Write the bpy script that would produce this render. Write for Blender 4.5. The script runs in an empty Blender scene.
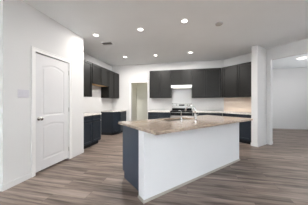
import bpy, bmesh, math, random
from mathutils import Vector, Matrix
random.seed(4)
S = bpy.context.scene
COL = S.collection
PI = math.pi
H = 2.75            # ceiling height

# ------------------------------------------------------------------ camera
cam = bpy.data.cameras.new('camera'); camo = bpy.data.objects.new('camera', cam); COL.objects.link(camo)
camo.location = (0, 0, 1.2); camo.rotation_euler = (PI/2, 0, math.radians(12.25))
cam.sensor_width = 36; cam.lens = 152/308*36; cam.clip_start = 0.05
S.camera = camo
# ------------------------------------------------------------------ world, lights, exposure
w = bpy.data.worlds.new('sky'); S.world = w; w.use_nodes = True
nt = w.node_tree; bg = nt.nodes['Background']
sk = nt.nodes.new('ShaderNodeTexSky'); sk.sky_type = 'NISHITA'; sk.sun_elevation = math.radians(50); sk.sun_disc = False
nt.links.new(sk.outputs[0], bg.inputs[0]); bg.inputs[1].default_value = 0.25
S.view_settings.view_transform = 'Standard'; S.view_settings.look = 'None'
S.view_settings.gamma = 1; S.view_settings.use_curve_mapping = False
S.view_settings.exposure = 0.58
def area(name, loc, rot, sx, sy, power, col):
    l = bpy.data.lights.new(name, 'AREA'); l.shape = 'RECTANGLE'; l.size = sx; l.size_y = sy; l.energy = power; l.color = col
    o = bpy.data.objects.new(name, l); COL.objects.link(o); o.location = loc; o.rotation_euler = rot
    return o
# daylight entering by the windows of the living room behind the camera and of the room beyond the opening; lamps tilted up to brighten the ceiling
for wx in (-2.9, -0.3, 2.3):
    area('window_daylight', (wx, -3.85, 1.35), (PI/2+1.2, 0, PI), 1.9, 1.7, 370 if wx > -2 else 170, (0.93, 0.965, 1.0))
area('window_daylight', (5.86, -1.6, 1.45), (0, PI/2+.8, 0), 1.7, 2.6, 22, (0.95, 0.975, 1.0))
area('window_daylight', (5.86, 5.2, 1.45), (0, PI/2+.9, 0), 1.7, 1.8, 52, (0.97, 0.98, 1.0))
LAMP_POWER = 24

# ------------------------------------------------------------------ materials
def mat(name, col, rough=0.5, metal=0.0, var=0.0, scale=8, spec=0.5, bump=0.0, bscale=200, coat=0.0):
    m = bpy.data.materials.new(name); m.use_nodes = True
    n = m.node_tree.nodes; L = m.node_tree.links; b = n['Principled BSDF']
    b.inputs['Base Color'].default_value = (*col, 1); b.inputs['Roughness'].default_value = rough
    b.inputs['Metallic'].default_value = metal; b.inputs['Specular IOR Level'].default_value = spec
    b.inputs['Coat Weight'].default_value = coat
    tc = n.new('ShaderNodeTexCoord')
    if var:
        ns = n.new('ShaderNodeTexNoise'); ns.inputs['Scale'].default_value = scale; ns.inputs['Detail'].default_value = 4
        cr = n.new('ShaderNodeValToRGB'); cr.color_ramp.elements[0].position = .3; cr.color_ramp.elements[1].position = .7
        cr.color_ramp.elements[0].color = (*[c*(1-var) for c in col], 1); cr.color_ramp.elements[1].color = (*[min(1, c*(1+var)) for c in col], 1)
        L.new(tc.outputs['Object'], ns.inputs['Vector']); L.new(ns.outputs['Fac'], cr.inputs[0]); L.new(cr.outputs[0], b.inputs['Base Color'])
    if bump:
        ns = n.new('ShaderNodeTexNoise'); ns.inputs['Scale'].default_value = bscale; ns.inputs['Detail'].default_value = 2
        bp = n.new('ShaderNodeBump'); bp.inputs['Strength'].default_value = bump; bp.inputs['Distance'].default_value = 0.001
        L.new(tc.outputs['Object'], ns.inputs['Vector']); L.new(ns.outputs['Fac'], bp.inputs['Height']); L.new(bp.outputs[0], b.inputs['Normal'])
    return m
def emit(name, col, s):
    m = bpy.data.materials.new(name); m.use_nodes = True; b = m.node_tree.nodes['Principled BSDF']
    b.inputs['Base Color'].default_value = (*col, 1); b.inputs['Emission Color'].default_value = (*col, 1); b.inputs['Emission Strength'].default_value = s
    return m
M = {}
M['wall'] = mat('wall_paint', (0.70, 0.695, 0.69), 0.75, var=0.01, scale=2, spec=0.2, bump=0.25, bscale=160)
M['ceil'] = mat('ceiling_paint', (0.88, 0.91, 0.925), 0.9, var=0.01, scale=3, spec=0.1, bump=0.4, bscale=120)
M['island'] = mat('island_wall_daylit', (0.76, 0.765, 0.775), 0.7, var=0.01, scale=2, spec=0.2)  # wall paint made brighter and cooler to carry the daylight on it
M['hallwall'] = mat('hall_paint', (0.66, 0.65, 0.58), 0.75, var=0.01, scale=2, spec=0.2)
M['trim'] = mat('trim_paint', (0.83, 0.82, 0.81), 0.4, var=0.01, scale=3)
M['door'] = mat('door_paint', (0.69, 0.685, 0.69), 0.42, var=0.01, scale=3)
M['dark'] = mat('cabinet_paint_warm_light', (0.013, 0.0125, 0.0115), 0.42, var=0.08, scale=5, spec=0.25)  # cabinet paint with the warm light on the uppers put into its colour
M['inside'] = mat('cabinet_gap', (0.012, 0.012, 0.013), 0.8, var=0.1)  # near-black for plinths and for the painted shade in door gaps
M['blue'] = mat('slate_cabinet_paint', (0.040, 0.057, 0.085), 0.42, var=0.08, scale=5)
M['navy'] = mat('cabinet_paint_cool_light', (0.021, 0.027, 0.037), 0.40, var=0.08, scale=5, spec=0.25)  # same cabinet paint, cooler light on the bases put into its colour
M['wood'] = mat('raw_birch_board', (0.60, 0.38, 0.17), 0.6, var=0.15, scale=12)
M['steel'] = mat('stainless_steel', (0.40, 0.39, 0.375), 0.35, 1.0, var=0.05, scale=30)
M['sinksteel'] = mat('sink_steel', (0.45, 0.45, 0.44), 0.3, 1.0, var=0.05, scale=30)
M['chrome'] = mat('chrome', (0.60, 0.60, 0.60), 0.16, 1.0, var=0.02, scale=30)
M['nickel'] = mat('brushed_nickel', (0.34, 0.32, 0.30), 0.25, 1.0, var=0.05, scale=30)
M['black'] = mat('black_glass', (0.010, 0.010, 0.011), 0.45, var=0.1, scale=5, spec=0.05)
M['blackmetal'] = mat('black_cast_iron', (0.02, 0.02, 0.02), 0.55, var=0.1, scale=20)
M['plate'] = mat('white_plastic', (0.60, 0.59, 0.63), 0.35, var=0.01)
M['detector'] = mat('beige_plastic', (0.50, 0.48, 0.45), 0.6, var=0.01)  # beige-grey, darker than the mount
M['shoe'] = mat('shaded_shoe_molding', (0.42, 0.38, 0.34), 0.5, var=0.02)  # beige-grey tone carries the shade lying on the molding
M['vent'] = mat('vent_grille_metal', (0.42, 0.41, 0.40), 0.5, var=0.03)
M['ventdark'] = mat('vent_opening', (0.03, 0.03, 0.03), 0.9, var=0.1)
M['lens'] = emit('lamp_lens', (1.0, 0.95, 0.88), 5)
M['dome'] = emit('dome_lens', (1.0, 0.97, 0.92), 1.6)
M['hoodlens'] = emit('hood_lens', (1.0, 0.95, 0.85), 0.8)
M['hood'] = mat('white_enamel', (0.80, 0.80, 0.79), 0.25, var=0.01)
def glass():
    m = bpy.data.materials.new('window_glass'); m.use_nodes = True; b = m.node_tree.nodes['Principled BSDF']
    b.inputs['Transmission Weight'].default_value = 1; b.inputs['Roughness'].default_value = 0.0; b.inputs['IOR'].default_value = 1.45
    return m
M['glass'] = glass()

def floor_mat():
    m = bpy.data.materials.new('wood_plank_floor'); m.use_nodes = True
    n = m.node_tree.nodes; L = m.node_tree.links; b = n['Principled BSDF']
    tc = n.new('ShaderNodeTexCoord')
    br = n.new('ShaderNodeTexBrick'); br.offset = 0.37; br.squash = 1
    br.inputs['Scale'].default_value = 1; br.inputs['Brick Width'].default_value = 1.25; br.inputs['Row Height'].default_value = 0.185
    br.inputs['Mortar Size'].default_value = 0.0018; br.inputs['Mortar Smooth'].default_value = 0.1; br.inputs['Bias'].default_value = 0
    br.inputs['Color1'].default_value = (0, 0, 0, 1); br.inputs['Color2'].default_value = (1, 1, 1, 1); br.inputs['Mortar'].default_value = (0.5, 0.5, 0.5, 1)
    L.new(tc.outputs['Object'], br.inputs['Vector'])
    # grain: noise stretched along the plank, shifted per plank
    mp = n.new('ShaderNodeMapping'); mp.inputs['Scale'].default_value = (0.75, 10, 1)
    vm = n.new('ShaderNodeVectorMath'); vm.operation = 'MULTIPLY'; vm.inputs[1].default_value = (9, 5, 3)
    L.new(br.outputs['Color'], vm.inputs[0])
    va = n.new('ShaderNodeVectorMath'); va.operation = 'ADD'
    L.new(tc.outputs['Object'], mp.inputs['Vector']); L.new(mp.outputs[0], va.inputs[0]); L.new(vm.outputs[0], va.inputs[1])
    n1 = n.new('ShaderNodeTexNoise'); n1.inputs['Scale'].default_value = 1.5; n1.inputs['Detail'].default_value = 6; n1.inputs['Roughness'].default_value = 0.6; n1.inputs['Distortion'].default_value = 0.25
    L.new(va.outputs[0], n1.inputs['Vector'])
    cr = n.new('ShaderNodeValToRGB'); e = cr.color_ramp.elements
    e[0].position = 0.36; e[0].color = (0.080, 0.056, 0.045, 1); e[1].position = 0.66; e[1].color = (0.335, 0.265, 0.222, 1)
    k = e.new(0.5); k.color = (0.210, 0.162, 0.135, 1)
    L.new(n1.outputs['Fac'], cr.inputs[0])
    # tone per plank
    mr = n.new('ShaderNodeMapRange'); mr.inputs['To Min'].default_value = 0.86; mr.inputs['To Max'].default_value = 1.14
    L.new(br.outputs['Color'], mr.inputs['Value'])
    mm = n.new('ShaderNodeVectorMath'); mm.operation = 'SCALE'
    L.new(cr.outputs[0], mm.inputs[0]); L.new(mr.outputs[0], mm.inputs['Scale'])
    mx = n.new('ShaderNodeMix'); mx.data_type = 'RGBA'; L.new(br.outputs['Fac'], mx.inputs['Factor'])
    L.new(mm.outputs[0], mx.inputs['A']); mx.inputs['B'].default_value = (0.09, 0.07, 0.06, 1)
    L.new(mx.outputs['Result'], b.inputs['Base Color'])
    b.inputs['Roughness'].default_value = 0.42; b.inputs['Specular IOR Level'].default_value = 0.4
    bp = n.new('ShaderNodeBump'); bp.inputs['Strength'].default_value = 0.15; bp.inputs['Distance'].default_value = 0.002
    L.new(n1.outputs['Fac'], bp.inputs['Height']); L.new(bp.outputs[0], b.inputs['Normal'])
    return m
M['floor'] = floor_mat()

def granite(name, base, rough):
    m = bpy.data.materials.new(name); m.use_nodes = True
    n = m.node_tree.nodes; L = m.node_tree.links; b = n['Principled BSDF']
    tc = n.new('ShaderNodeTexCoord')
    n1 = n.new('ShaderNodeTexNoise'); n1.inputs['Scale'].default_value = 38; n1.inputs['Detail'].default_value = 8; n1.inputs['Roughness'].default_value = 0.7
    L.new(tc.outputs['Object'], n1.inputs['Vector'])
    cr = n.new('ShaderNodeValToRGB'); e = cr.color_ramp.elements
    e[0].position = 0.34; e[0].color = (base[0]*.50, base[1]*.46, base[2]*.43, 1)
    e[1].position = 0.60; e[1].color = (*[min(1, c*1.3) for c in base], 1)
    k = e.new(0.45); k.color = (*base, 1)
    L.new(n1.outputs['Fac'], cr.inputs[0])
    vo = n.new('ShaderNodeTexVoronoi'); vo.inputs['Scale'].default_value = 38
    L.new(tc.outputs['Object'], vo.inputs['Vector'])
    cr2 = n.new('ShaderNodeValToRGB'); f = cr2.color_ramp.elements
    f[0].position = 0.0; f[0].color = (0.08, 0.06, 0.05, 1); f[1].position = 0.20; f[1].color = (1, 1, 1, 1)
    L.new(vo.outputs['Distance'], cr2.inputs[0])
    mx = n.new('ShaderNodeMix'); mx.data_type = 'RGBA'; mx.blend_type = 'MULTIPLY'; mx.inputs['Factor'].default_value = 0.8
    L.new(cr.outputs[0], mx.inputs['A']); L.new(cr2.outputs[0], mx.inputs['B'])
    L.new(mx.outputs['Result'], b.inputs['Base Color']); b.inputs['Roughness'].default_value = rough
    return m
M['granite'] = granite('beige_granite', (0.36, 0.285, 0.225), 0.12)
M['granite_white'] = granite('pale_granite', (0.66, 0.62, 0.58), 0.2)

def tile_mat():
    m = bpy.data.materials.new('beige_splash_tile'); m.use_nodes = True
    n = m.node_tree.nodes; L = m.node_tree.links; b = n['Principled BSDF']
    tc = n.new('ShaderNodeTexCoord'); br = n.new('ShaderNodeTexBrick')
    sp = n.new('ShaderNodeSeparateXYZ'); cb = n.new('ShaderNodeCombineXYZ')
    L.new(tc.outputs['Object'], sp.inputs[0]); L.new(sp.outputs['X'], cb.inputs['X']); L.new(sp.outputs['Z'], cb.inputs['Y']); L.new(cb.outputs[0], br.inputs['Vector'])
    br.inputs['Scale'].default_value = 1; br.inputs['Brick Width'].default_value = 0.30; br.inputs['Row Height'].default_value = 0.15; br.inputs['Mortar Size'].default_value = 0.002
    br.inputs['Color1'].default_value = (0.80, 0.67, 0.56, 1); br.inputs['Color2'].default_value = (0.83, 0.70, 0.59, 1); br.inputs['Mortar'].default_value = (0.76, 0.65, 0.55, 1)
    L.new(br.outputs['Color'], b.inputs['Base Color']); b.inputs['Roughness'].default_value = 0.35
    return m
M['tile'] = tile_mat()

# ------------------------------------------------------------------ mesh helpers
class MB:
    def __init__(s): s.bm = bmesh.new()
    def box(s, x0, x1, y0, y1, z0, z1):
        x0, x1 = sorted((x0, x1)); y0, y1 = sorted((y0, y1)); z0, z1 = sorted((z0, z1))
        v = [s.bm.verts.new(p) for p in ((x0,y0,z0),(x1,y0,z0),(x1,y1,z0),(x0,y1,z0),(x0,y0,z1),(x1,y0,z1),(x1,y1,z1),(x0,y1,z1))]
        for f in ((0,3,2,1),(4,5,6,7),(0,1,5,4),(1,2,6,5),(2,3,7,6),(3,0,4,7)): s.bm.faces.new([v[i] for i in f])
        return s
    def prism(s, pts, z0, z1):
        a = sum(pts[i][0]*pts[(i+1)%len(pts)][1]-pts[(i+1)%len(pts)][0]*pts[i][1] for i in range(len(pts)))
        if a < 0: pts = pts[::-1]
        lo = [s.bm.verts.new((p[0], p[1], z0)) for p in pts]; hi = [s.bm.verts.new((p[0], p[1], z1)) for p in pts]
        s.bm.faces.new(lo[::-1]); s.bm.faces.new(hi)
        for i in range(len(pts)):
            j = (i+1) % len(pts); s.bm.faces.new((lo[i], lo[j], hi[j], hi[i]))
        return s
    def frame(s, outer, inner, z0, z1):          # ring-shaped slab, same number of points
        n = len(outer); R = []
        for ring in (outer, inner):
            for z in (z0, z1): R.append([s.bm.verts.new((p[0], p[1], z)) for p in ring])
        ol, oh, il, ih = R
        for i in range(n):
            j = (i+1) % n
            s.bm.faces.new((ol[i], ol[j], oh[j], oh[i])); s.bm.faces.new((il[j], il[i], ih[i], ih[j]))
            s.bm.faces.new((oh[i], oh[j], ih[j], ih[i])); s.bm.faces.new((ol[j], ol[i], il[i], il[j]))
        return s
    def lathe(s, prof, cx=0, cy=0, n=28, mtx=None):      # prof: list of (r, z)
        rings = []
        for r, z in prof:
            if r < 1e-6: rings.append([s.bm.verts.new((cx, cy, z))])
            else: rings.append([s.bm.verts.new((cx+r*math.cos(2*PI*i/n), cy+r*math.sin(2*PI*i/n), z)) for i in range(n)])
        for a, b in zip(rings, rings[1:]):
            for i in range(n):
                j = (i+1) % n
                if len(a) == 1 and len(b) == 1: continue
                if len(a) == 1: s.bm.faces.new((a[0], b[j], b[i]))
                elif len(b) == 1: s.bm.faces.new((a[i], a[j], b[0]))
                else: s.bm.faces.new((a[i], a[j], b[j], b[i]))
        if mtx is not None:
            bmesh.ops.transform(s.bm, matrix=mtx, verts=[v for r in rings for v in r])
        return s
    def tube(s, pts, r, n=12):
        pts = [Vector(p) for p in pts]; rad = r if isinstance(r, (list, tuple)) else [r]*len(pts)
        rings = []; up = Vector((0.123, 0.9, 0.41)).normalized()
        for i, p in enumerate(pts):
            t = (pts[min(i+1, len(pts)-1)] - pts[max(i-1, 0)]).normalized()
            a = t.cross(up).normalized(); b = t.cross(a)
            rings.append([s.bm.verts.new(p + rad[i]*(a*math.cos(2*PI*k/n)+b*math.sin(2*PI*k/n))) for k in range(n)])
        for a, b in zip(rings, rings[1:]):
            for k in range(n): s.bm.faces.new((a[k], a[(k+1)%n], b[(k+1)%n], b[k]))
        s.bm.faces.new(rings[0][::-1]); s.bm.faces.new(rings[-1])
        return s
    def build(s, name, m, parent=None, bevel=0.0, smooth=False, kind=None):
        bmesh.ops.recalc_face_normals(s.bm, faces=s.bm.faces)
        me = bpy.data.meshes.new(name); s.bm.to_mesh(me); s.bm.free()
        me.materials.append(m if not isinstance(m, str) else M[m])
        if smooth:
            for p in me.polygons: p.use_smooth = True
        o = bpy.data.objects.new(name, me); COL.objects.link(o)
        if parent is not None: o.parent = parent
        if bevel:
            b = o.modifiers.new('bevel', 'BEVEL'); b.width = bevel; b.segments = 2; b.limit_method = 'ANGLE'; b.angle_limit = math.radians(40)
        if kind: o['kind'] = kind
        return o
def thing(name, label, cat, loc=(0,0,0), rz=0, group=None):
    o = bpy.data.objects.new(name, None); COL.objects.link(o); o.empty_display_size = 0.1
    o.location = loc; o.rotation_euler = (0, 0, rz); o['label'] = label; o['category'] = cat
    if group: o['group'] = group
    return o
def tag(o, label, cat, group=None):
    o['label'] = label; o['category'] = cat
    if group: o['group'] = group
    return o
def copy_tree(o, parent=None):
    c = o.copy(); COL.objects.link(c)
    if parent is not None: c.parent = parent; c.matrix_parent_inverse = o.matrix_parent_inverse.copy()
    for ch in list(o.children): copy_tree(ch, c)
    return c

# ------------------------------------------------------------------ structure
XL = -2.44; YB = 5.94; XK = -3.11; SD = 7.24   # closet wall, back wall, kitchen side wall, diagonal wall (x + y)
MB().box(-4.72, 6.12, -4.12, 8.17, -0.10, 0).build('floor', 'floor', kind='structure')
MB().box(-4.72, 6.12, -4.12, 8.17, H, H+0.12).build('ceiling', 'ceil', kind='structure')
# closet block on the left with the panelled door
D0, D1, DZ = 2.03, 2.755, 2.03
b = MB()
b.box(XL-.12, XL, 1.58, D0-.015, 0, H).box(XL-.12, XL, D1+.015, 3.225, 0, H).box(XL-.12, XL, D0-.015, D1+.015, DZ+.015, H)
b.box(-4.60, XL-.12, 1.58, 1.70, 0, H).box(XK-.12, XL-.12, 3.105, 3.225, 0, H)
b.build('wall_left', 'wall', kind='structure')
MB().box(XK-.12, XK, 3.225, YB+.12, 0, H).build('wall_kitchen', 'wall', kind='structure')
# back wall with a doorway
O0, O1, OZ = -2.26, -1.56, 2.015
b = MB(); b.box(XK, O0, YB, YB+.12, 0, H).box(O1, 1.52, YB, YB+.12, 0, H).box(O0, O1, YB, YB+.12, OZ, H)
b.build('wall_back', 'wall', kind='structure')
b = MB(); b.box(-2.45, -2.33, YB+.12, 7.02, 0, H).box(-2.33, -0.9, 6.90, 7.02, 0, H).box(-0.9, -0.78, YB+.12, 7.02, 0, H)
b.build('wall_hall', 'hallwall', kind='structure')
# diagonal wall: kitchen stretch, wing wall and the header over the opening
def dg(sm, df): return ((sm+df)/2, (sm-df)/2)      # from x+y and x-y
T = 0.13*math.sqrt(2)
b = MB(); b.prism([dg(SD, 1.30*2-SD), dg(SD, -2.60), dg(SD+T, -2.60), dg(SD+T, 1.30*2-SD)], 0, H)
b.prism([dg(6.46, -2.96), dg(6.46, -2.74), dg(SD, -2.74), dg(SD, -2.96)], 0, H)
b.prism([dg(SD, -2.60), dg(SD, 1.0), dg(SD+T, 1.0), dg(SD+T, -2.60)], 2.42, H)
b.prism([dg(SD, 1.0), dg(SD, 4.76), dg(SD+T, 4.76), dg(SD+T, 1.0)], 0, H)
b.build('wall_diagonal', 'wall', kind='structure')
MB().box(1.40, 6.0, 8.05, 8.17, 0, H).build('wall_far', 'wall', kind='structure')
MB().box(1.40, 1.52, YB+.12, 8.05, 0, H).build('wall_partition', 'wall', kind='structure')
# walls behind and beside the camera, with their windows
b = MB(); b.box(-4.72, -4.60, -4.0, 8.17, 0, H); b.build('wall_side', 'wall', kind='structure')
wins = [(-2.9, 2.0), (-0.3, 2.0), (2.3, 2.0)]
b = MB(); b.box(-4.72, 6.12, -4.12, -4.0, 0, 0.55).box(-4.72, 6.12, -4.12, -4.0, 2.35, H)
xs = [-4.72] + [e for c, ww in wins for e in (c-ww/2, c+ww/2)] + [6.12]
for i in range(0, len(xs), 2): b.box(xs[i], xs[i+1], -4.12, -4.0, 0.55, 2.35)
b.build('wall_rear', 'wall', kind='structure')
b = MB(); ys = [-4.0, -2.95, -0.25, 4.25, 6.15, 8.17]
b.box(6.0, 6.12, -4.0, 8.17, 0, 0.55).box(6.0, 6.12, -4.0, 8.17, 2.35, H)
for i in range(0, 6, 2): b.box(6.0, 6.12, ys[i], ys[i+1], 0.55, 2.35)
b.build('wall_right', 'wall', kind='structure')
wn = 0
def window(x0, x1, y0, y1):
    global wn; wn += 1
    b = MB(); ax = abs(x1-x0) > abs(y1-y0)
    for z0, z1 in ((0.55, 0.60), (1.43, 1.47), (2.30, 2.35)): b.box(x0, x1, y0, y1, z0, z1)
    if ax: b.box(x0, x0+.05, y0, y1, .6, 2.3).box(x1-.05, x1, y0, y1, .6, 2.3)
    else: b.box(x0, x1, y0, y0+.05, .6, 2.3).box(x0, x1, y1-.05, y1, .6, 2.3)
    o = b.build('window_%d' % wn, 'trim', kind='structure')
    p = MB()
    if ax: p.box(x0+.05, x1-.05, (y0+y1)/2-.004, (y0+y1)/2+.004, .6, 2.3)
    else: p.box((x0+x1)/2-.004, (x0+x1)/2+.004, y0+.05, y1-.05, .6, 2.3)
    p.build('pane', 'glass', o)
for c, ww in wins: window(c-ww/2, c+ww/2, -4.09, -4.03)
window(6.03, 6.09, -2.95, -0.25); window(6.03, 6.09, 4.25, 6.15)

# baseboards
BH, BT = 0.08, 0.012
def baseboard(name, segs):
    b = MB()
    for (x0, y0), (x1, y1), (nx, ny) in segs:
        for t, z0, z1 in ((BT, 0, BH-.006), (BT*.85, BH-.006, BH)):
            b.prism([(x0, y0), (x1, y1), (x1+nx*t, y1+ny*t), (x0+nx*t, y0+ny*t)], z0, z1)
    return b.build(name, 'wall', kind='structure')
baseboard('baseboard_left', [((XL, 1.58-BT), (XL, 1.965), (1, 0)), ((XL, 2.835), (XL, 3.225), (1, 0)), ((-4.6, 1.58), (XL, 1.58), (0, -1))])
baseboard('baseboard_back', [((-2.44, YB), (-2.33, YB), (0, -1)), ((-1.49, YB), (-1.40, YB), (0, -1)), ((-2.33, 6.90), (-0.9, 6.90), (0, -1)), ((-2.33, 6.06), (-2.33, 6.90), (1, 0))])
r2 = math.sqrt(.5)
def P(sm, df): return dg(sm, df)
baseboard('baseboard_diagonal', [(P(6.46, -2.96-BT/r2*1), P(6.46, -2.74+BT/r2), (-r2, -r2)), (P(6.46, -2.74), P(SD, -2.74), (r2, -r2)),
    (P(SD, -2.74), P(SD, -2.60), (-r2, -r2)), (P(SD-BT/r2, -2.60), P(SD+T, -2.60), (r2, -r2)), (P(6.46, -2.96), P(6.56, -2.96), (-r2, r2)),
    (P(SD, 1.0), P(SD, 4.76), (-r2, -r2))])
baseboard('baseboard_far', [((1.52, 8.05), (6.0, 8.05), (0, -1))])
baseboard('baseboard_right', [((6.0, 1.5), (6.0, 8.05), (-1, 0))])

# door casing and jamb on the closet wall
b = MB(); cx = XL+.016
b.box(XL, cx, D0-.070, D0-.006, 0, DZ+.07).box(XL, cx, D1+.006, D1+.075, 0, DZ+.07).box(XL, cx, D0-.006, D1+.006, DZ+.006, DZ+.07)
b.box(cx, cx+.006, D0-.070, D0-.055, 0, DZ+.07).box(cx, cx+.006, D1+.058, D1+.075, 0, DZ+.07).box(cx, cx+.006, D0-.055, D1+.058, DZ+.055, DZ+.07)
b.box(XL-.12, XL, D0-.015, D0-.003, 0, DZ+.015).box(XL-.12, XL, D1+.003, D1+.015, 0, DZ+.015).box(XL-.12, XL, D0-.003, D1+.003, DZ+.006, DZ+.015)
b.build('trim_1', 'trim', bevel=.002, kind='structure')
# doorway casing on the back wall
b = MB(); y0 = YB-.016
b.box(O0-.065, O0, y0, YB, 0, OZ+.065).box(O1, O1+.065, y0, YB, 0, OZ+.065).box(O0, O1, y0, YB, OZ, OZ+.065)
b.build('trim_2', 'trim', bevel=.002, kind='structure')

# panelled door: local x = along wall (world +y), front face towards local -y
def arch_outline(x0, x1, z0, zs, rise, n=14, inset=0):
    x0 += inset; x1 -= inset; z0 += inset; zs -= inset
    pts = [(x0, z0), (x1, z0), (x1, zs)]
    for i in range(1, n):
        t = i/n; x = x1+(x0-x1)*t
        sh = math.sin(PI*t)**1.05
        pts.append((x, zs+rise*sh))
    pts.append((x0, zs)); return pts
def door_leaf():
    W = D1-D0-.006; Z = DZ-.010; z00 = .040
    th = .035; bm = bmesh.new()
    holes = [(.115, W-.115, .20, .80, .035), (.115, W-.115, .965, 1.82, .065)]
    # build the leaf face as strips round each panel: outer rectangle bands bridging to the arch outline
    def face_at(y, pts, rev=False):
        return [bm.verts.new((p[0], y, p[1])) for p in pts]
    zcuts = [z00, .88, Z]
    for k, (a, c, z0, zs, rise) in enumerate(holes):
        lo, hi = zcuts[k], zcuts[k+1]
        inner = arch_outline(a, c, z0, zs, rise)
        outer = []
        for (x, z) in inner:
            outer.append((x, z))
        # outer points: project to the rectangle border
        outer = [(0, lo), (W, lo), (W, zs)] + [(x, hi) for (x, z) in inner[3:-1]] + [(0, zs)]
        vi = face_at(0, inner); vo = face_at(0, outer); n = len(inner)
        for i in range(n):
            j = (i+1) % n; bm.faces.new((vo[i], vo[j], vi[j], vi[i]))
        # corners of the rectangle left by the projection
        c1 = bm.verts.new((W, 0, hi)); c0 = bm.verts.new((0, 0, hi))
        bm.faces.new((vo[2], c1, vo[3])); bm.faces.new((vo[-1], vo[-2], c0))
        prev = vi
        for inset, dep in ((.012, .006), (.030, .007), (.045, .002)):
            pts = arch_outline(a, c, z0, zs, rise, inset=inset); vn = face_at(dep, pts)
            for i in range(n):
                j = (i+1) % n; bm.faces.new((prev[i], prev[j], vn[j], vn[i]))
            prev = vn
        bm.faces.new(prev)
    me = bpy.data.meshes.new('door')
    # back and edges
    v = [bm.verts.new(p) for p in ((0,0,z00),(W,0,z00),(W,th,z00),(0,th,z00),(0,0,Z),(W,0,Z),(W,th,Z),(0,th,Z))]
    for f in ((0,1,2,3),(4,7,6,5),(1,5,6,2),(2,6,7,3),(3,7,4,0)): bm.faces.new([v[i] for i in f])
    bmesh.ops.remove_doubles(bm, verts=bm.verts, dist=1e-5)
    bmesh.ops.recalc_face_normals(bm, faces=bm.faces)
    bm.to_mesh(me); bm.free(); me.materials.append(M['door'])
    o = bpy.data.objects.new('door_1', me); COL.objects.link(o); o['kind'] = 'structure'
    return o, W
dr, DW = door_leaf()
dr.location = (XL-.002, D0+.003, 0); dr.rotation_euler = (0, 0, PI/2)      # local +x -> world +y, local -y -> world +x
k = MB(); mt = Matrix.Translation((.062, 0, .925)) @ Matrix.Rotation(PI/2, 4, 'X')
k.lathe([(0, 0), (.032, 0), (.032, .004), (.022, .010), (.012, .014), (.011, .032), (.018, .038), (.027, .050), (.028, .060), (.022, .070), (0, .073)], mtx=mt)
k.build('knob', 'nickel', dr, smooth=True)
for hz in (.22, 1.05, 1.82):
    MB().tube([(DW+.001, -.006, hz-.045), (DW+.001, -.006, hz+.045)], .006, 8).build('hinge', 'steel', dr)

# ------------------------------------------------------------------ cabinets
def shaker(x0, x1, z0, z1, y=0, th=.019, fr=.055):
    b = MB(); g = .010; x0 += g; x1 -= g; z0 += g; z1 -= g
    fr = min(fr, (x1-x0)*.3, (z1-z0)*.3)
    b.box(x0, x0+fr, y-th, y, z0, z1).box(x1-fr, x1, y-th, y, z0, z1).box(x0+fr, x1-fr, y-th, y, z1-fr, z1).box(x0+fr, x1-fr, y-th, y, z0, z0+fr)
    b.box(x0+fr, x1-fr, y-th+.013, y-.002, z0+fr, z1-fr)
    return b
# local frame: origin at the left front corner on the floor (or underside level), +x along the front, +y into the wall
def upper(label, origin, rz, w, d, z0, z1, splits=2, fill=0.0, m='dark', wood=False, rev=False):
    t = thing('upper_cabinet', label, 'cabinet', (origin[0], origin[1], z0), rz, 'dark upper cabinets')
    h = z1-z0
    MB().box(0, w, .001, d, 0, h).build('body', m, t, bevel=.001)
    MB().box(.004, w-.004, -.0015, .001, .004, h-.004).build('gap_shade_sheet', 'inside', t)  # dark sheet painting the shade in the gaps around the doors
    if fill: MB().box(0, fill-.002, -.012, 0, 0, h).build('filler_strip', m, t)
    dw = (w-fill)/splits
    for i in range(splits): shaker(fill+i*dw, fill+(i+1)*dw, .004, h-.004).build('door', m, t, bevel=.0015)
    if wood: MB().box(.02, w-.02, .02, d-.01, -.004, .001).build('underside_panel', 'wood', t)['label'] = 'bare tan wood underside'
    return t
def base(label, origin, rz, w, d, h=.85, splits=2, drawers=True, m='navy', fill=0.0):
    t = thing('base_cabinet', label, 'cabinet', (origin[0], origin[1], 0), rz, 'dark base cabinets')
    MB().box(0, w, .001, d, .10, h).build('body', m, t, bevel=.001)
    MB().box(0, w, .075, d, 0, .10).build('toe_kick', 'inside', t)
    MB().box(.004, w-.004, -.0015, .001, .104, h-.004).build('gap_shade_sheet', 'inside', t)  # dark sheet, shade painted between drawers and doors
    if fill: MB().box(0, fill-.002, -.012, 0, .10, h).build('filler_strip', m, t)
    dw = (w-fill)/splits
    for i in range(splits):
        a, c = fill+i*dw, fill+(i+1)*dw
        if drawers:
            shaker(a, c, h-.165, h-.01, fr=.035).build('drawer', m, t, bevel=.0015); shaker(a, c, .11, h-.17).build('door', m, t, bevel=.0015)
        else: shaker(a, c, .11, h-.01).build('door', m, t, bevel=.0015)
    return t
E = .003
UZ0, UZ1 = 1.37, 2.40
XU = -2.80
# left run (front faces +x): local x -> world +y with rz = 90deg, local +y -> world -x
upper('dark upper cabinet half hidden behind the end of the left wall', (XU, 3.235), PI/2, .84, XU-XK-E, UZ0, UZ1)
upper('short dark upper cabinet over the empty refrigerator gap', (XU, 4.08), PI/2, .995, XU-XK-E, 1.78, UZ1, wood=True)
upper('tall dark upper cabinet in the far left corner of the kitchen', (XU, 5.08), PI/2, .855, XU-XK-E, UZ0, UZ1)
# back run (front faces -y)
YU = 5.61
upper('dark upper cabinet beside the doorway, left of the range hood', (-1.39, YU), 0, .81, YB-YU-E, UZ0, UZ1)
upper('short dark upper cabinet directly above the white range hood', (-.577, YU), 0, .748, YB-YU-E, 1.825, UZ1)
upper('dark upper cabinet right of the range hood on the back wall', (.174, YU), 0, .985, YB-YU-E, UZ0, UZ1)
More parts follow.
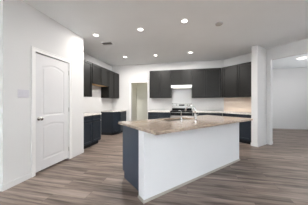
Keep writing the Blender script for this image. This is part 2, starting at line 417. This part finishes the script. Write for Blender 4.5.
# diagonal run: local x -> (1,-1)
f0 = Vector(dg(SD-.467+.0, 1.168*2-(SD-.467))); f1 = Vector(dg(SD-.467, -2.965))
upper('dark two door upper cabinet on the angled wall beside the white wing wall', (f0.x, f0.y), -PI/4, (f1-f0).length-.004, .327, UZ0, UZ1, fill=.045)

XB = -2.51
base('dark base cabinet peeking out past the end of the left wall', (XB, 3.235), PI/2, .84, XB-XK-E)
# angled end cabinet in the far left corner
t = thing('base_cabinet', 'dark base cabinet with a clipped corner in the far left corner', 'cabinet', (XK+E, 5.08, 0), 0, 'dark base cabinets')
pa = [(0, 0), (.477, 0), (.627, .28), (.627, .855), (0, .855)]
pt = [(0, .0), (.42, 0), (.56, .30), (.56, .855), (0, .855)]
MB().prism(pa, .10, .85).build('body', 'navy', t, bevel=.001)
MB().prism([(p[0], p[1]+.002 if p[1] < .1 else p[1]) for p in pt], 0, .10).build('toe_kick', 'inside', t)
dl = math.hypot(.15, .28); da = math.atan2(.28, .15)
o = shaker(0, dl, .11, .84, fr=.05).build('door', 'navy', t, bevel=.0015); o.location = (.477, 0, 0); o.rotation_euler = (0, 0, da)
o = shaker(0, .56, .11, .68).build('door', 'navy', t, bevel=.0015); o.location = (.627, .285, 0); o.rotation_euler = (0, 0, PI/2)
o = shaker(0, .56, .685, .84, fr=.035).build('drawer', 'navy', t, bevel=.0015); o.location = (.627, .285, 0); o.rotation_euler = (0, 0, PI/2)

YF = 5.34
base('dark base cabinet between the doorway and the range', (-1.385, YF), 0, .80, YB-YF-E, splits=2)
base('dark base cabinet right of the range on the back wall', (.195, YF), 0, .93, YB-YF-E, splits=2)
g0 = Vector(dg(6.50, 1.155*2-6.50)); g1 = Vector(dg(6.50, -2.965))
base('dark base cabinet on the angled wall seen past the island end', (g0.x, g0.y), -PI/4, (g1-g0).length-.004, .52, splits=2, fill=.04)

# worktops along the walls
CZ0, CZ1 = .852, .889
def worktop(label, pts, m='granite_white'):
    o = MB().prism(pts, 0, CZ1-CZ0).build('worktop', m, bevel=.003); o.location = (0, 0, CZ0)
    return tag(o, label, 'countertop', 'pale worktops along the walls')
worktop('short pale worktop just past the end of the left wall', [(XK+E, 3.235), (XB+.025, 3.235), (XB+.025, 4.09), (XK+E, 4.09)])
worktop('pale worktop with clipped corner in the far left corner', [(XK+E, 5.065), (-2.62, 5.065), (-2.45, 5.36), (-2.45, YB-E), (XK+E, YB-E)])
worktop('pale worktop between doorway and range', [(-1.40, YF-.025), (-.585, YF-.025), (-.585, YB-E), (-1.40, YB-E)])
q0 = dg(6.465, (6.465-(YF-.025))*2-6.465)
worktop('long bent pale worktop from range to the white wing wall', [(.192, YF-.025), q0, dg(6.465, -2.965), dg(SD-.006, -2.965), (1.296, YB-E), (.192, YB-E)])
# splash panel on the diagonal wall
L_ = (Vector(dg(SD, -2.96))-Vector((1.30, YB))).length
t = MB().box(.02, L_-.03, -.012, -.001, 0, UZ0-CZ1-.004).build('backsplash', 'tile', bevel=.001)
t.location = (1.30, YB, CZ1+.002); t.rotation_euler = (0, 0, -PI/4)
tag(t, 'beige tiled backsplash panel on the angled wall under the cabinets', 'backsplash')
# white splash on the back wall behind the range
t = MB().box(-.565, .165, YB-.008, YB-.001, 0, .78).build('backsplash', 'hood', bevel=.001); t.location = (0, 0, .925)
tag(t, 'smooth white splash panel on the wall between range and hood', 'backsplash')

# range hood
t = thing('range_hood', 'slim white range hood with lights under the short cabinet', 'range hood', (-.2, 5.50, 1.72))
MB().prism([(-.37, 0), (.37, 0), (.37, .43), (-.37, .43)], .045, .10).build('canopy', 'hood', t, bevel=.006)
b = MB(); b.box(-.36, .36, .01, .42, 0, .044); b.build('lower_tray', 'hood', t, bevel=.004)
MB().box(-.30, .30, .03, .10, -.004, .001).build('lamp_lens', 'hoodlens', t)
MB().box(-.12, .12, -.004, 0, .06, .085).build('control_strip', 'steel', t)

# range
t = thing('stove', 'stainless electric range with black cooktop and raised backguard', 'stove', (-.195, 5.30, 0))
RW = .373
MB().box(-RW, RW, .03, .625, .06, .86).build('body', 'steel', t, bevel=.003)
MB().box(-RW+.02, RW-.02, .08, .60, 0, .06).build('plinth', 'inside', t)
o = MB().box(-RW-.003, RW+.003, 0, .60, .861, .898).build('cooktop', 'black', t, bevel=.004)
for bx, by, r in ((-.19, .15, .10), (.19, .15, .08), (-.19, .43, .08), (.19, .43, .10)):
    MB().lathe([(r-.012, .898), (r-.012, .904), (r, .904), (r, .898)], bx, by, 24).build('burner_ring', 'blackmetal', o, smooth=False)
g = MB().box(-RW, RW, .565, .625, .90, 1.175).build('backguard', 'steel', t, bevel=.006)
MB().box(-RW+.01, RW-.01, .557, .566, .90, .985).build('lower_band', 'black', g)
MB().box(-.10, .10, .558, .566, 1.075, 1.125).build('display', 'black', g)
for kx in (-.30, -.21, .21, .30):
    mt = Matrix.Translation((kx, .565, 1.105)) @ Matrix.Rotation(PI/2, 4, 'X')
    MB().lathe([(.024, 0), (.022, .020), (.018, .024), (0, .024)], mtx=mt, n=18).build('control_knob', 'nickel', g, smooth=False)
d = MB().box(-RW, RW, 0, .028, .25, .85).build('oven_door', 'steel', t, bevel=.005)
MB().box(-.26, .26, -.004, 0, .38, .66).build('oven_window', 'black', d)
MB().box(-RW+.004, RW-.004, -.003, .0, .745, .846).build('upper_band', 'black', d)
hb = MB(); hb.tube([(-.32, -.045, .725), (.32, -.045, .725)], .012); hb.tube([(-.30, -.045, .725), (-.30, 0, .725)], .008); hb.tube([(.30, -.045, .725), (.30, 0, .725)], .008)
hb.build('oven_handle', 'steel', d, smooth=False)
MB().box(-RW, RW, 0, .028, .07, .245).build('storage_drawer', 'steel', t, bevel=.005)

# ------------------------------------------------------------------ island
# local frame: x along the long face (0..IL), y = from the seating face towards the working side
P0 = Vector((-.504, 1.757)); IL = 2.32
RA = math.atan2(.738, .675)
isl = thing('kitchen_island', 'angled kitchen island, white half wall outside and slate cabinets inside', 'kitchen island', (P0.x, P0.y, 0), RA)
MB().box(0, IL, 0, .13, 0, .85).build('half_wall', 'island', isl)
b = MB()
for t_, z0, z1 in ((.016, 0, .018), (.009, .018, .028)):
    b.box(-t_, IL+t_, -t_, 0, z0, z1).box(-t_, 0, 0, .13, z0, z1).box(IL, IL+t_, 0, .13, z0, z1)
b.build('shoe_molding', 'shoe', isl)
b = MB(); b.box(.075, IL-.06, .131, .75, .10, .58).box(.075, .64, .131, .75, .58, .85).box(1.46, IL-.06, .131, .75, .58, .85)
b.box(.64, 1.46, .131, .30, .58, .85).box(.64, 1.46, .742, .75, .58, .85); b.build('cabinet_body', 'blue', isl)
MB().box(.10, IL-.08, .131, .68, 0, .10).build('toe_kick', 'inside', isl)
o = MB().box(.060, .074, .131, .70, 0, .10).box(.060, .074, .131, .765, .10, .85).build('end_panel', 'blue', isl, bevel=.001)
n_ = 5; x0_ = .075; dw = (IL-.06-x0_)/n_
for i in range(n_):
    for z0, z1, nm in ((.11, .68, 'door'), (.685, .84, 'drawer')):
        a = x0_+i*dw; sh = shaker(0, dw, z0, z1, fr=.05 if nm == 'door' else .035).build(nm, 'blue', isl, bevel=.0015)
        sh.location = (a+dw, .751, 0); sh.rotation_euler = (0, 0, PI)
# countertop with sink cut-out
sx0, sx1, sy0, sy1 = .70, 1.40, .36, .72
b = MB(); b.frame([(-.01, -.255), (IL+.02, -.255), (IL+.02, .785), (-.01, .785)], [(sx0, sy0), (sx1, sy0), (sx1, sy1), (sx0, sy1)], 0, CZ1-CZ0)
ct = b.build('countertop', 'granite', bevel=.004); ct.location = (P0.x, P0.y, CZ0); ct.rotation_euler = (0, 0, RA)
tag(ct, 'polished speckled beige granite countertop overhanging the kitchen island', 'countertop')
def on_island(x, y, z):
    c, s_ = math.cos(RA), math.sin(RA); return (P0.x+c*x-s_*y, P0.y+s_*x+c*y, z)
t = thing('sink', 'stainless undermount sink let into the island countertop', 'sink', on_island((sx0+sx1)/2, (sy0+sy1)/2, CZ0-.20), RA)
hx, hy = (sx1-sx0)/2+.004, (sy1-sy0)/2+.004
b = MB(); b.frame([(-hx-.012, -hy-.012), (hx+.012, -hy-.012), (hx+.012, hy+.012), (-hx-.012, hy+.012)], [(-hx, -hy), (hx, -hy), (hx, hy), (-hx, hy)], .004, .198)
b.box(-hx-.012, hx+.012, -hy-.012, hy+.012, 0, .004); b.build('basin', 'sinksteel', t)
MB().lathe([(.045, .004), (.045, .008), (.030, .008), (.028, .005), (0, .005)], n=20).build('drain', 'chrome', t)
# faucet
fx = 1.26
t = thing('faucet', 'tall chrome gooseneck faucet standing on the island behind the sink', 'faucet', on_island(fx, .27, CZ1), RA)
MB().lathe([(0, 0), (.028, 0), (.032, .008), (.026, .014), (.024, .10), (.018, .115), (0, .115)]).build('faucet_body', 'chrome', t, smooth=False)
pts = [(0, 0, .09), (0, 0, .16)]
for i in range(0, 13):
    a = PI*i/12*0.92; pts.append((-.03*(1-math.cos(a)), .09*(1-math.cos(a)), .165+.085*math.sin(a)))
e = pts[-1]; pts.append((e[0]-.002, e[1]+.010, e[2]-.04))
MB().tube(pts, [.015]*(len(pts)-2)+[.017, .018]).build('spout', 'chrome', t, smooth=True)
MB().tube([(.016, 0, .07), (.05, 0, .085), (.095, 0, .11)], [.008, .007, .006]).build('lever', 'chrome', t, smooth=True)
t = thing('soap_dispenser', 'small chrome pump dispenser on the island left of the faucet', 'soap dispenser', on_island(.90, .27, CZ1), RA)
MB().lathe([(0, 0), (.022, 0), (.022, .006), (.012, .012), (.011, .07), (0, .07)], n=18).build('dispenser_body', 'chrome', t)
MB().tube([(0, 0, .07), (0, 0, .155), (0, .012, .170), (0, .055, .174), (0, .065, .160)], [.007, .007, .007, .006, .005]).build('nozzle', 'chrome', t, smooth=True)

# ------------------------------------------------------------------ small fittings
t = thing('hall_fill_lamp', 'unseen lamp added to brighten the passage behind the doorway', 'ceiling light', (-1.5, 6.45, H))  # added out of view to brighten the dim passage
MB().lathe([(.10, 0), (.10, -.02), (.07, -.05), (0, -.06)]).build('shade', 'plate', t)
l = bpy.data.lights.new('lamp_light', 'POINT'); l.energy = 4; l.color = (1.0, .95, .80); l.shadow_soft_size = .08
o = bpy.data.objects.new('lamp_light', l); COL.objects.link(o); o.parent = t; o.location = (0, 0, -.16)
t = thing('light_switch', 'white three gang switch plate on the left wall beside the door', 'light switch', (XL, 1.845, 1.335), PI/2)
MB().box(-.083, .083, -.007, 0, -.06, .06).build('plate', 'plate', t, bevel=.002)
for kx in (-.046, 0, .046): MB().box(kx-.016, kx+.016, -.011, -.006, -.033, .033).build('rocker', 'plate', t, bevel=.002)

CAMY = math.radians(12.25)
def px_at(px, py, z):                       # place a fitting seen at a picture point on the level z
    d = 152*(z-1.2)/(102.5-py); la = (px-154)/152*d
    return (la*math.cos(CAMY)-d*math.sin(CAMY), la*math.sin(CAMY)+d*math.cos(CAMY))
def spot(t, power, z=-.012):
    l = bpy.data.lights.new('lamp_light', 'AREA'); l.shape = 'DISK'; l.size = .11; l.energy = power; l.color = (1.0, .97, .93)
    o = bpy.data.objects.new('lamp_light', l); COL.objects.link(o); o.parent = t; o.location = (0, 0, z)
spots = [(96, 35, 'recessed ceiling light nearest the ceiling vent'), (140.5, 29.5, 'middle one of the three recessed ceiling lights nearest the camera'),
         (184.5, 21, 'recessed ceiling light just left of the smoke detector'), (125, 57, 'small far recessed ceiling light in front of the doorway'),
         (155.5, 55.3, 'far recessed ceiling light left of the range hood'), (190.5, 52.5, 'far recessed ceiling light above the range hood')]
for px, py, lb in spots:
    x, y = px_at(px, py, H)
    t = thing('recessed_light', lb, 'ceiling light', (x, y, H), 0, 'recessed kitchen ceiling lights')
    MB().lathe([(.052, -.001), (.056, -.006), (.078, -.004), (.080, 0)], n=32).build('trim_ring', 'trim', t, smooth=True)
    MB().lathe([(0, -.006), (.040, -.006), (.053, -.003)], n=32).build('lens', 'lens', t, smooth=True)
    spot(t, LAMP_POWER*(0.85 if py > 50 else (0.25 if px < 110 else 0.55)))
x, y = px_at(301.5, 58.6, H-.05)
t = thing('ceiling_lamp', 'round flush dome lamp glowing in the room through the opening', 'ceiling light', (x, y, H))
MB().lathe([(0, 0), (.135, 0), (.14, -.012), (.13, -.028), (.118, -.028)], n=36).build('rim', 'trim', t, smooth=False)
MB().lathe([(.122, -.026), (.11, -.050), (.075, -.066), (.04, -.074), (0, -.076)], n=36).build('dome', 'dome', t, smooth=True)
spot(t, 9, -.085)
x, y = px_at(219, 23.5, H)
t = thing('smoke_detector', 'round off white smoke detector on the kitchen ceiling', 'smoke detector', (x, y, H))
MB().lathe([(.07, 0), (.07, -.010), (.062, -.012)], n=32).build('mount', 'plate', t)
MB().lathe([(.062, -.010), (.062, -.022), (.045, -.030), (0, -.031)], n=32).build('cap', 'detector', t, smooth=False)
x, y = px_at(107, 43.3, H)
t = thing('ceiling_vent', 'small dark slotted air vent in the kitchen ceiling', 'vent', (x, y, H), math.radians(4))
b = MB(); b.frame([(-.17, -.10), (.17, -.10), (.17, .10), (-.17, .10)], [(-.13, -.065), (.13, -.065), (.13, .065), (-.13, .065)], -.010, 0); b.build('frame', 'ceil', t, bevel=.003)
MB().box(-.13, .13, -.065, .065, -.003, -.0005).build('duct_opening', 'ventdark', t)
for i in range(5):
    o = MB().box(-.13, .13, -.009, .009, -.001, .001).build('slat', 'vent', t); o.location = (0, -.052+i*.026, -.008); o.rotation_euler = (math.radians(40), 0, 0)
